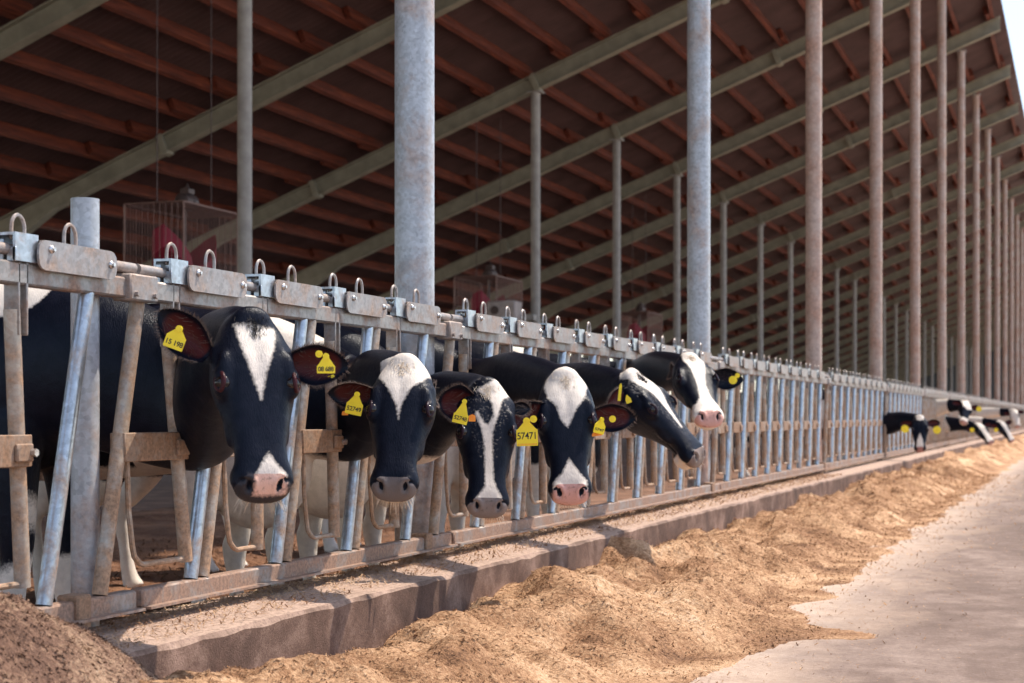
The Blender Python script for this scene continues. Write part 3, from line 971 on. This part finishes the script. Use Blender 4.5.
    mat = cow_mat('coat_' + cfg['name'], cfg.get('nose', (.10, .09, .10)), cfg['nose'] if cfg.get('lip') else (.035, .032, .038), cfg.get('inner', (.075, .016, .016)))
    me.materials.append(mat)
    body = bpy.data.objects.new('cow', me); body.location = loc; C.objects.link(body)
    tag(body, cfg['label'], 'cow', cfg.get('group', 'cows feeding through the headlocks'))
    # ---- children
    def child(mbx, name, m, smooth=True, par=body):
        mbx.v = [tuple(Vector(v) - loc) for v in mbx.v]
        ch = mbx.build(name, m, par, smooth)
        return ch
    for sg in (1, -1):
        m = MB(); m.ball(H(.196, .0995 * sg, -.025), .0242 * K, 20, 14, Mr); child(m, 'eye', M_EYE)
    if cfg.get('detail', 2) >= 1:
        horn = cfg.get('horn')
    # whiskers round the muzzle
    if cfg.get('detail', 2) >= 2:
        m = MB(); r_ = random.Random(seed)
        for _ in range(cfg.get('whiskers', 90)):
            a = r_.uniform(-2.7, -.4); ss_ = r_.uniform(.43, .53)
            yy = .058 * math.cos(a); zz = -.088 + .050 * math.sin(a)
            p0 = H(ss_, yy, zz); dr = (F * r_.uniform(.1, .8) + Yd * math.cos(a) * r_.uniform(.4, 1) + N * math.sin(a) * .6 + Vector((0, 0, -.35))).normalized()
            ln = r_.uniform(.014, .045) * K
            m.tube([p0 - dr * .004, p0 + dr * ln * .5, p0 + dr * ln + Vector((0, 0, -ln * .25))], [.0008, .0007, .0003], 3, False)
        child(m, 'whiskers', M_WHISK if cfg.get('palehair', True) else M_LASH)
        # fringe on the ears
        for rt, tip, fr, rim, E in ears:
            m = MB()
            for (p, ax, f, sdv) in rim:
                for _ in range(6):
                    dr = (sdv * r_.uniform(.5, 1) + ax * r_.uniform(-.1, .9) + f * r_.uniform(-.3, .6)).normalized()
                    q = p + ax * r_.uniform(-.004, .004)
                    ln = r_.uniform(.006, .016)
                    m.tube([q - dr * .002, q + dr * ln], [.0007, .0002], 3, False)
            for _ in range(50):
                u = r_.uniform(.05, .75); v = r_.uniform(-.9, .9)
                ax, f, sdv, LL = fr
                wv = E.get('w', .1) * K * .5
                q = rt + ax * (LL * u) + sdv * (wv * v * .8) - f * (E.get('curl', .28) * E.get('w', .1) * (1 - v * v) * .8)
                dr = (sdv * (-v) * .6 + ax * .6 + f * .5 + Vector([r_.uniform(-.3, .3) for _ in range(3)])).normalized()
                ln = r_.uniform(.01, .03)
                m.tube([q, q + dr * ln], [.0007, .0002], 3, False)
            child(m, 'ear_hair', M_EARHAIR)
        # tuft on the poll
        m = MB()
        for _ in range(cfg.get('tuft', 260)):
            yy = max(-.05, min(.05, r_.gauss(0, .024))); ss_ = r_.uniform(-.01, .06)
            q = H(ss_, yy, .006 - abs(yy) * .25)
            dr = (F * r_.uniform(.0, .9) + N * r_.uniform(.2, .7) + Yd * r_.uniform(-.5, .5)).normalized()
            ln = r_.uniform(.005, .015)
            m.tube([q - dr * .012, q + dr * ln * .6, q + dr * ln + F * .006], [.0010, .0008, .0002], 3, False)
        child(m, 'forelock', M_WHISK if cfg.get('whitetuft') else M_LASH)
    # tags
    for E in cfg.get('ears', []):
        for T in E.get('tags', []):
            ear_tag(T, body, loc, cfg)
    for T in cfg.get('tags', []): ear_tag(T, body, loc, cfg)
    return body

M_EARHAIR = simple('ear_hair', (.13, .09, .075), .6, .2, 30, 0, 0)

def ear_tag(T, body, loc, cfg):
    """T: pixel centre, S scale, size (w,h) in m, roll degrees, yaw, text"""
    c = px(T['p'][0], T['p'][1], T['S'])
    Rt = Vector((CT, ST, 0)); Up = Vector((0, 0, 1)); Bk = Vector((ST, -CT, 0))
    M = Matrix((Rt, Up, Bk)).transposed() @ Matrix.Rotation(math.radians(T.get('roll', 0)), 3, 'Z') @ Matrix.Rotation(math.radians(T.get('yaw', 0)), 3, 'Y')
    h = T.get('h', .06); wd = T.get('w', .055)
    m = MB()
    if T.get('kind') == 'button':
        ring = [[M @ Vector((wd / 2 * math.cos(a), wd / 2 * math.sin(a), zz)) + c for a in [2 * math.pi * k / 20 for k in range(20)]] for zz in (-.002, .002)]
        m.loft(ring)
        ring = [[M @ Vector((wd / 6 * math.cos(a), wd / 6 * math.sin(a), zz)) + c for a in [2 * math.pi * k / 12 for k in range(12)]] for zz in (.001, .006)]
        m.loft(ring)
    else:
        nk = T.get('neck', .35)   # share of the height that is the narrow neck
        a, b = wd / 2, h / 2
        P = [(-a * .96, -b), (a * .96, -b), (a, -b + .003), (a, b - nk * h - .006), (a * .80, b - nk * h), (a * .28, b - .25 * nk * h), (a * .22, b), (-a * .22, b), (-a * .28, b - .25 * nk * h), (-a * .80, b - nk * h), (-a, b - nk * h - .006), (-a, -b + .003)]
        n = len(P)
        vs = [M @ Vector((x, y, -.0012)) + c for x, y in P] + [M @ Vector((x, y, .0012)) + c for x, y in P]
        m.add(vs, [tuple(range(n)), tuple(range(2 * n - 1, n - 1, -1))] + [(i, i + n, (i + 1) % n + n, (i + 1) % n) for i in range(n)])
        ring = [[M @ Vector((wd * .17 * math.cos(q), b - .004 + wd * .17 * math.sin(q), zz)) + c for q in [2 * math.pi * k / 14 for k in range(14)]] for zz in (-.002, .005)]
        m.loft(ring)
    m.v = [tuple(Vector(v) - loc) for v in m.v]
    t = m.build('ear_tag', M_YELLOW if T.get('col', 'y') == 'y' else M_ORANGE, body)
    if T.get('text'):
        cu = bpy.data.curves.new('tag_number', 'FONT'); cu.body = T['text']; cu.size = T.get('ts', wd * .42)
        cu.align_x = 'CENTER'; cu.align_y = 'CENTER'; cu.extrude = .0003; cu.offset = T.get('bold', .0003); cu.space_character = .95
        to = bpy.data.objects.new('tag_number_tmp', cu); C.objects.link(to)
        dg = bpy.context.evaluated_depsgraph_get(); dg.update()
        me = bpy.data.meshes.new_from_object(to.evaluated_get(dg)); bpy.data.objects.remove(to)
        me.materials.clear(); me.materials.append(M_INK)
        xs = np.empty(len(me.vertices) * 3); me.vertices.foreach_get('co', xs); xs = xs.reshape(-1, 3)
        wid = xs[:, 0].max() - xs[:, 0].min(); k = wd * .86 / max(wid, 1e-5)
        xs[:, 0] *= k; xs[:, 1] *= T.get('tall', 1.25)
        out = np.array([list(M @ Vector((p[0], p[1] - h * T.get('drop', .26), p[2] + .0016)) + c - loc) for p in xs])
        me.vertices.foreach_set('co', out.ravel()); me.update()
        no = bpy.data.objects.new('tag_number', me); C.objects.link(no); no.parent = t
        if T.get('small'):
            m = MB()
            for q in range(14):
                x = (-.42 + .84 * q / 13) * wd
                cc = M @ Vector((x, -h * .44, .0016)) + c - loc
                m.box(cc, (wd * .03, .0006, wd * .09), M @ Matrix.Rotation(-math.pi / 2, 3, 'X') if False else Matrix((Rt, Bk, Up)).transposed())
            m.build('small_print', M_ORANGE, t)
    return t

NEAR = [
 dict(name='one', neck=1.3, lid=.62, lift=.09, es=.10, poll=(253, 319), muzzle=(266, 501), S=350, k=1.0, turn=14, yf=4.53, zf=1.00, by=4.50, bd=-.1, vox=.0065, nk=1,
      label='nearest cow, big black face with a narrow white forehead triangle and pink spotted nose',
      blaze=[dict(pts=[(.015, -.055), (.03, .062), (.10, .050), (.17, .022), (.25, .003), (.17, -.022), (.09, -.045)], zmin=-.05),
             dict(pts=[(.405, .012), (.45, -.016), (.475, -.030), (.60, -.035), (.60, .062), (.47, .062), (.445, .04)], zmin=-.085)],
      nose=(.72, .46, .38), seed=3, cover=.45, whitelow=.40, patches=[(-.66, 4.36, 1.44, .14), (-.86, 4.28, 1.30, .13)],
      ears=[dict(side=-1, ry=.125, s0=.10, dir=(-.66, .62), depth=-.1, len=.19, w=.125, curl=.30, face=(-.1, -.2, 0),
                 tags=[dict(p=(176, 338), S=362, roll=-20, w=.056, h=.062, text='15 198', ts=.016, drop=.24)]),
            dict(side=1, s0=.115, ry=.10, dir=(.97, -.06), depth=-.05, len=.18, w=.125, curl=.22, face=(0, 0, -.15),
                 tags=[dict(p=(326, 364), S=360, roll=0, w=.050, h=.052, text='08 688', ts=.014, drop=.28, neck=.5),
                       dict(p=(319, 354), S=359, kind='button', w=.020),
                       dict(p=(333, 377), S=345, w=.034, h=.010, neck=.1, roll=8)])]),
 dict(name='two', neck=1.2, es=.11, lift=.07, brisket=1, whiskers=260, poll=(404, 362), muzzle=(392, 498), S=275, k=1.0, turn=-9, yf=5.68, zf=.98, by=5.66, bd=0.0, vox=.007, near=1,
      label='cow with a cream-white poll and grey-dusted muzzle beside the nearest cow',
      blaze=[dict(pts=[(-.09, -.11), (-.09, .11), (.04, .098), (.08, .075), (.12, .035), (.19, .006), (.24, .0), (.19, -.01), (.12, -.045), (.06, -.088)], zmin=-.12)],
      nose=(.16, .14, .14), seed=11, cover=.35, whitelow=.66, dewlap=.78, lip=1, whitetuft=True,
      ears=[dict(side=-1, s0=.115, dir=(-.95, .0), depth=.05, len=.185, w=.115, curl=.25, face=(0, 0, -.5),
                 tags=[dict(p=(355, 404), S=279, roll=-12, w=.060, h=.078, text='52749', ts=.018, drop=.24, neck=.42, yaw=0),
                       dict(p=(345, 413), S=278, w=.022, h=.016, col='o', neck=.1)]),
            dict(side=1, s0=.11, dir=(.25, .05), depth=1.0, len=.14, w=.09, curl=.25)]),
 dict(name='three', neck=1.1, lift=.07, brisket=1, whiskers=160, poll=(487, 386), muzzle=(488, 517), S=250, k=1.0, turn=6, yf=6.30, zf=.93, by=6.32, bd=.05, vox=.007,
      label='cow with a thin white stripe down its mottled face, third from the left',
      blaze=[dict(pts=[(.02, -.04), (-.05, .06), (.03, .095), (.06, .06), (.12, .045), (.20, .018), (.30, .018), (.40, .022), (.46, .05), (.60, .06), (.60, -.055), (.465, -.045), (.42, -.012), (.34, -.012), (.24, -.014), (.19, -.025), (.12, -.05), (.115, -.040), (.16, -.016), (.17, .0), (.13, .024), (.08, .02), (.05, .0)], zmin=-.09),
             dict(pts=[(-.03, -.09), (-.03, .09), (.12, .09), (.20, .05), (.30, .03), (.30, -.03), (.20, -.06), (.10, -.09)], zmin=-.06, mottle=-.0065),],
      nose=(.22, .19, .19), seed=21, cover=.35, whitelow=.70, dewlap=.80, lip=1, whitetuft=True,
      ears=[dict(side=-1, s0=.075, ry=.045, rz=-.012, dir=(-.95, .02), depth=-.35, len=.155, w=.155, curl=.30, face=(0, 0, 0),
                 tags=[dict(p=(462, 412), S=270, roll=-14, w=.056, h=.088, text='52748', ts=.017, drop=.28, neck=.55),
                       dict(p=(472, 418), S=268, w=.026, h=.026, col='o', neck=.1)]),
            dict(side=1, dir=(.85, .0), depth=.45, len=.11, w=.06, curl=.3, ins=.3)]),
 dict(name='four', es=.15, lift=.09, brisket=1, whiskers=120, poll=(565, 376), muzzle=(571, 503), S=240, k=1.03, turn=4, yf=7.02, zf=1.05, by=7.02, bd=.1, vox=.007, mid=(0, 0, .05),
      label='cow with a broad white forehead, white nose and number tag 57471 in its ear',
      blaze=[dict(pts=[(-.09, -.05), (-.09, .06), (.03, .09), (.10, .075), (.15, .04), (.19, .02), (.23, .0), (.19, -.03), (.14, -.04), (.10, -.075), (.04, -.085)], zmin=-.05),
             dict(pts=[(.36, .0), (.42, -.03), (.455, -.065), (.60, -.08), (.60, .08), (.45, .065), (.41, .03)], zmin=-.2)],
      nose=(.62, .36, .33), seed=33, dewlap=.78, cover=.3, whitelow=.6, whitetuft=True,
      ears=[dict(side=-1, s0=.145, ry=.075, rz=-.010, dir=(-.95, -.38), depth=-.35, len=.185, w=.125, curl=.26, face=(0, 0, -.1),
                 tags=[dict(p=(527, 433), S=260, roll=2, w=.082, h=.100, text='57471', ts=.030, drop=.12, neck=.32, small=True),
                       dict(p=(533.5, 419), S=261, kind='button', w=.028)]),
            dict(side=1, s0=.165, dir=(.95, -.03), depth=.05, len=.19, w=.12, curl=.24, face=(0, 0, -.1),
                 tags=[dict(p=(600, 426), S=247, roll=-14, w=.055, h=.062, text='5747', ts=.012, drop=.25, yaw=35),
                       dict(p=(597, 434), S=246, w=.045, h=.016, col='o', neck=.1, roll=8, yaw=20),
                       dict(p=(612.5, 419), S=247, kind='button', w=.028)])]),
 dict(name='five', lift=.07, brisket=1, jaw=.016, poll=(636, 374), muzzle=(706, 462), S=200, k=1.04, turn=62, yf=8.15, zf=1.06, by=8.15, bd=.1, vox=.007, mid=(0, 0, .03),
      label='black cow stretching its head out sideways with its mouth slightly open',
      blaze=[dict(pts=[(-.05, -.06), (-.05, .07), (.12, .06), (.20, .025), (.34, .008), (.34, -.006), (.24, -.012), (.14, -.035), (.05, -.06)], zmin=-.05),
             dict(pts=[(-.05, -.10), (-.05, .09), (.15, .09), (.25, .05), (.38, .03), (.38, -.02), (.22, -.06), (.10, -.10)], zmin=-.05, mottle=-.006)],
      nose=(.22, .17, .15), seed=45, dewlap=.92, cover=.35, whitelow=.6, lip=1,
      ears=[dict(side=-1, s0=.03, ry=.105, rz=-.045, dir=(-.50, -.75), depth=-.55, len=.17, w=.085, curl=.3, face=(.35, .1, 0)),
            dict(side=1, dir=(-.75, .45), depth=.5, len=.15, w=.10, curl=.3)],
      tags=[dict(p=(620, 392), S=212, w=.014, h=.085, roll=-6, neck=.1), dict(p=(628, 399), S=212, w=.026, h=.040, roll=20)]),
 dict(name='six', es=.13, lift=.05, brisket=1, poll=(690, 356), muzzle=(712, 422), S=178, k=1.0, turn=24, yf=9.75, zf=1.12, by=9.75, bd=.1, vox=.0075, mid=(0, 0, .05),
      label='cow raising its head behind the stretching cow, white nose and dark tagged ear',
      blaze=[dict(pts=[(-.09, -.04), (-.09, .07), (.05, .07), (.14, .05), (.26, .028), (.36, .035), (.42, .07), (.60, .09), (.60, -.09), (.42, -.07), (.36, -.03), (.26, -.02), (.14, -.03), (.05, -.05)], zmin=-.12),
             dict(pts=[(.40, -.1), (.40, .1), (.6, .1), (.6, -.1)], zmin=-.2)],
      nose=(.66, .38, .33), seed=52, cover=.3, whitelow=.6, whitetuft=True,
      ears=[dict(side=1, s0=.13, dir=(.95, -.10), depth=.0, len=.19, w=.125, curl=.2, face=(0, 0, -.1), ins=.4,
                 tags=[dict(p=(733, 380), S=186, kind='button', w=.045), dict(p=(737.5, 375.5), S=186, kind='button', w=.026)]),
            dict(side=-1, dir=(-.25, .1), depth=1.0, len=.14, w=.09, curl=.25)]),
]
for c_ in NEAR: cow(c_)

FARC = [
 dict(name='seven', poll=(920, 417), muzzle=(920, 452), S=70, k=1.0, turn=0, yf=20.9, zf=.85, by=20.9, vox=.013, detail=0,
      label='distant cow with a white muzzle lowering its head, two round yellow tags',
      blaze=[dict(pts=[(-.05, -.06), (-.05, .06), (.04, .05), (.06, 0), (.04, -.05)], zmin=-.06), dict(pts=[(.25, .0), (.36, -.04), (.60, -.06), (.60, .06), (.36, .04)], zmin=-.12)],
      nose=(.4, .2, .18), seed=61, cover=.2,
      ears=[dict(side=-1, dir=(-.95, -.1), len=.20, w=.12, tags=[dict(p=(905, 429), S=71.5, kind='button', w=.11)]),
            dict(side=1, dir=(.95, .0), len=.20, w=.12, tags=[dict(p=(937, 430), S=71.5, kind='button', w=.11)])]),
 dict(name='eight', poll=(968, 402), muzzle=(964, 424), S=52, k=1.0, turn=30, yf=27.2, zf=1.1, by=27.2, vox=.015, detail=0,
      label='distant cow with a white forehead and white neck holding its head up above the others',
      blaze=[dict(pts=[(-.09, -.1), (-.09, .1), (.15, .1), (.2, 0), (.15, -.1)], zmin=-.1), dict(pts=[(.4, -.1), (.4, .1), (.6, .1), (.6, -.1)], zmin=-.2)],
      nose=(.5, .3, .26), seed=72, cover=.0, patches=[(.2, 27.2, 1.25, .25)],
      ears=[dict(side=1, dir=(.9, .1), len=.19, w=.12, tags=[dict(p=(979, 409), S=54, kind='button', w=.1)]), dict(side=-1, dir=(-.9, .1), len=.19, w=.12)]),
 dict(name='nine', poll=(978, 424), muzzle=(992, 444), S=49, k=1.0, turn=25, yf=29.5, zf=.8, by=29.5, vox=.015, detail=0,
      label='distant cow with a white-streaked face bending down into the feed',
      blaze=[dict(pts=[(-.09, -.04), (-.09, .07), (.6, .07), (.60, -.09), (.3, -.03)], zmin=-.12)],
      nose=(.5, .3, .26), seed=83, cover=.05,
      ears=[dict(side=-1, dir=(-.9, .0), len=.19, w=.12, tags=[dict(p=(972, 430), S=50, kind='button', w=.09)]), dict(side=1, dir=(.8, .3), len=.19, w=.12)]),
 dict(name='ten', poll=(1001, 422), muzzle=(1015, 445), S=44, k=1.0, turn=35, yf=33.5, zf=.8, by=33.5, vox=.016, detail=0,
      label='distant cow reaching its white-striped head down at the right of the far group',
      blaze=[dict(pts=[(-.09, -.04), (-.09, .07), (.6, .07), (.60, -.09), (.3, -.03)], zmin=-.12)],
      nose=(.5, .3, .26), seed=94, cover=.1,
      ears=[dict(side=-1, dir=(-.9, .2), len=.19, w=.12, tags=[dict(p=(996, 430), S=45, kind='button', w=.09)]), dict(side=1, dir=(.8, .3), len=.19, w=.12)]),
 dict(name='eleven', poll=(1013, 410), muzzle=(1018, 428), S=38, k=1.0, turn=0, yf=38.0, zf=1.0, by=38.0, vox=.018, detail=0,
      label='furthest cow at the right edge with a mostly white face',
      blaze=[dict(pts=[(-.09, -.1), (-.09, .1), (.60, .1), (.60, -.1)], zmin=-.12)],
      nose=(.5, .3, .26), seed=101, cover=-.1,
      ears=[dict(side=-1, dir=(-.9, .1), len=.19, w=.12), dict(side=1, dir=(.8, .1), len=.19, w=.12)]),
]
for c_ in FARC: cow(c_)

# ------------------------------------------------------------------ feed
def nz(x, y, f, seed=0): return mnoise.noise(Vector((x * f, y * f, seed)))
def feed_h(x, y):
    """height of the feed over the lane"""
    edge = 1.22 + .10 * nz(x * 0, y, .7, 3) + .10 * nz(0, y, 2.1, 8)
    edge += .40 * math.exp(-((y - 6.9 - .5 * nz(x, y, 1.5, 6)) / .38) ** 2)
    edge = min(edge, 2.0)
    t = (x - CW) / max(edge - CW, .1)
    if t > 1.0 and t > 1.25: return -.02
    prof = max(0.0, 1 - max(t, 0) ** 1.6) ** .8 if t < 1 else 0.0
    base = .20 + .09 * nz(x, y, .9, 5) + .03 * math.sin(y * 1.1)
    lump = .12 * nz(x, y, 1.9, 1) + .085 * nz(x, y, 4.2, 2) + .035 * nz(x, y, 11, 4)
    h = prof * base + lump * min(1, prof * 1.6 + .02) 
    if t < .25: h -= (.25 - t) * .22
    h += .004 * nz(x, y, 30, 7) + .003
    h = max(h, .004 * max(0, 1.25 - t) * 4 - .006)
    return h
def mound_h(x, y):
    """the big heap at the left that spills over the curb"""
    r = math.hypot((x - .10) / .66, (y - 2.8) / 1.42)
    h = .60 * max(0, 1 - r ** 1.9) if r < 1 else 0
    h += (.035 * nz(x, y, 3, 2) + .03 * nz(x, y, 7, 3) + .012 * nz(x, y, 16, 4)) * min(1, max(0, 1.15 - r) * 4)
    return h
def hcol(name, a, b_, c, d):
    m, nt, b = newmat(name); g = NG(nt)
    p = g.geo()
    n1 = g.noise(p, 2.2, 5, .6); n2 = g.noise(p, 60, 5, .75)
    f = g.math('ADD', g.math('MULTIPLY', n1, .55), g.math('MULTIPLY', n2, .45))
    g.l(g.ramp(f, [(.34, a), (.46, b_), (.56, c), (.68, d)]), b.inputs['Base Color'])
    b.inputs['Roughness'].default_value = .9
    g.l(g.bump(n2, .9, .02), b.inputs['Normal'])
    return m
M_FEED = hcol('feed_silage', (.10, .042, .020), (.34, .18, .09), (.62, .39, .23), (.84, .64, .46))
def grid(xs, ys, hf, mb):
    nx = len(xs)
    vs = [(x, y, hf(x, y)) for y in ys for x in xs]
    mb.add(vs, [(i + j * nx, i + 1 + j * nx, i + 1 + (j + 1) * nx, i + (j + 1) * nx) for j in range(len(ys) - 1) for i in range(nx - 1)])
def flakes(mb, count, samp, hf, size):
    r_ = random.Random(5)
    vs, fs, mi = [], [], []
    for _ in range(count):
        x, y = samp(r_)
        z = hf(x, y)
        if z < .003: 
            if r_.random() > .35 * math.exp(-max(0, x - 1.25) / .22): continue
            z = .004
        ln = r_.uniform(.4, 1.6) * size(y); wd = ln * r_.uniform(.12, .4)
        a = r_.uniform(0, 6.28); t = r_.uniform(-.6, .9)
        d = Vector((math.cos(a) * math.cos(t), math.sin(a) * math.cos(t), math.sin(t)))
        e = Vector((-math.sin(a), math.cos(a), r_.uniform(-.6, .6))).normalized() * wd
        p = Vector((x, y, z + ln * .1))
        q = [p - d * ln * .5 - e * .5, p + d * ln * .5 - e * .3, p + d * ln * .5 + e * .3, p - d * ln * .5 + e * .5]
        vs += [tuple(v) for v in q]; n = len(vs)
        fs.append((n - 4, n - 3, n - 2, n - 1))
    mb.add(vs, fs)
M_CHIP = hcol('feed_chips', (.16, .08, .045), (.42, .25, .15), (.64, .44, .29), (.85, .68, .50))
mb = MB()
ys = [1.5]
while ys[-1] < 75: ys.append(ys[-1] + max(.022, (ys[-1] - 2) * .0065))
xs = list(np.linspace(CW - .01, 2.1, 84))
grid(xs, ys, feed_h, mb)
def samp(r):
    y = 2.6 + 24 * r.random() ** 2.0
    return CW + 2.0 * r.random() ** 1.15, y
flakes(mb, 130000, samp, feed_h, lambda y: .0075 + .0011 * y)
o = mb.build('feed_heap', M_FEED, smooth=False)
tag(o, 'long golden-brown heap of chopped silage lying along the curb', 'feed', kind='stuff')
mb = MB()
grid(list(np.linspace(-.6, 1.1, 100)), list(np.linspace(1.4, 4.25, 150)), lambda x, y: mound_h(x, y) - .02, mb)
def samp2(r): return r.uniform(-.45, 1.0), r.uniform(1.8, 4.1)
flakes(mb, 60000, samp2, lambda x, y: mound_h(x, y) - .02, lambda y: .012)
o = mb.build('feed_mound', hcol('feed_mound_silage', (.07, .035, .025), (.20, .11, .075), (.42, .28, .19), (.70, .54, .42)), smooth=False)
tag(o, 'mound of brownish chopped feed spilling over the curb at the lower left', 'feed', kind='stuff')
# crumbs lying on top of the curb and the barn floor behind
mb = MB()
def ch(x, y): return .318
flakes(mb, 14000, lambda r: (-.08 + .36 * r.random() ** 1.8, 3.3 + 14 * r.random() ** 1.6), ch, lambda y: .009 + .001 * y)
o = mb.build('scattered_feed', M_CHIP, smooth=False)
tag(o, 'crumbs of feed scattered on top of the curb under the rail', 'feed', kind='stuff')
mb = MB()
flakes(mb, 9000, lambda r: (1.1 + 2.6 * r.random() ** 2.6, 3 + 22 * r.random() ** 1.7), lambda x, y: .006, lambda y: .004 + .0006 * y)
o = mb.build('lane_crumbs', M_FEED, smooth=False)
tag(o, 'loose feed crumbs strewn over the concrete lane', 'feed', kind='stuff')
mb = MB()
grid(list(np.linspace(-6, -.15, 90)), list(np.linspace(2, 14, 150)), lambda x, y: .02 + .05 * max(0, nz(x, y, 1.6, 9) + .1) + .02 * nz(x, y, 9, 3), mb)
flakes(mb, 12000, lambda r: (-3.5 * r.random() - .2, 3 + 9 * r.random()), lambda x, y: .03 + .05 * max(0, nz(x, y, 1.6, 9) + .1), lambda y: .03)
o = mb.build('bedding', hcol('bedding_litter', (.05, .02, .01), (.14, .06, .03), (.26, .13, .07), (.40, .22, .13)), smooth=False)
tag(o, 'reddish-brown bedding litter on the barn floor behind the headlocks', 'bedding', kind='stuff')

# ------------------------------------------------------------------ hanging fans
def fan(x, y, z, label):
    root = empty('hanging_fan', (x, y, z))
    W, D, Hh = .76, .45, 1.25
    m = MB()
    for zz in (0, -Hh):
        for a, b in (((-D, -W), (-D, W)), ((-D, W), (D, W)), ((D, W), (D, -W)), ((D, -W), (-D, -W))):
            m.tube([(a[0], a[1], zz), (b[0], b[1], zz)], .014, 6)
    for a in (-D, D):
        for b in (-W, W): m.tube([(a, b, 0), (a, b, -Hh)], .014, 6)
    m.build('guard_frame', M_WIRE, root)
    m = MB()
    for i in range(1, 22):
        b = -W + 2 * W * i / 22
        for a in (-D, D): m.tube([(a, b, 0), (a, b, -Hh)], .0045, 4)
        m.tube([(-D, b, 0), (D, b, 0)], .0045, 4)
    for i in range(1, 10):
        a = -D + 2 * D * i / 10
        for b in (-W, W): m.tube([(a, b, 0), (a, b, -Hh)], .0045, 4)
    m.build('wire_guard', M_WIRE, root)
    m = MB(); m.tube([(.05, -.20, .10), (.05, -.17, .10), (.05, .1, .10), (.05, .14, .10)], [.06, .11, .11, .07], 16)
    m.cbox((.05, -.02, .24), (.14, .16, .08), .01); m.build('motor', M_DARKSTEEL, root)
    m = MB(); m.tube([(-.2, -.02, 0), (.05, -.02, .34), (.2, -.02, 0)], .016, 6); m.tube([(0, 0, 0), (0, 0, -Hh * .6)], .03, 10)
    m.build('motor_mount', M_DARKSTEEL, root)
    for sg in (1, -1):
        m = MB()
        rings = []
        for i in range(9):
            t = i / 8; yy = sg * (.06 + .60 * t); zz = -1.0 + .40 * abs(t - .1) ** 1.1
            hw = .20 * math.sin(math.pi * (.2 + .75 * t)) + .05
            rings.append([Vector((-hw, yy, zz - .05)), Vector((hw, yy, zz + .08)), Vector((hw, yy, zz + .22 + .16 * t)), Vector((-hw, yy, zz + .14 + .16 * t))])
        m.loft(rings); m.build('blade', M_RED, root)
    zr = lambda xx: roof_z(x + xx) - z
    for a, b in ((-.0, -W * .9), (0, W * .9)):
        m = MB(); m.tube([(a, b, 0), (a, b, zr(a) + .25)], .007, 5); m.build('hanging_cable', M_DARKSTEEL, root)
    tag(root, label, 'fan', 'caged fans hanging under the roof')
for (yy, lb) in ((18.6, 'caged fan with red blades hanging at the left, its motor on top'), (30.2, 'caged fan with red blades hanging just right of the thick column'), (41.8, 'small distant caged fan with red blades near the second tall column')):
    fan(-8.75, yy, 3.75, lb)
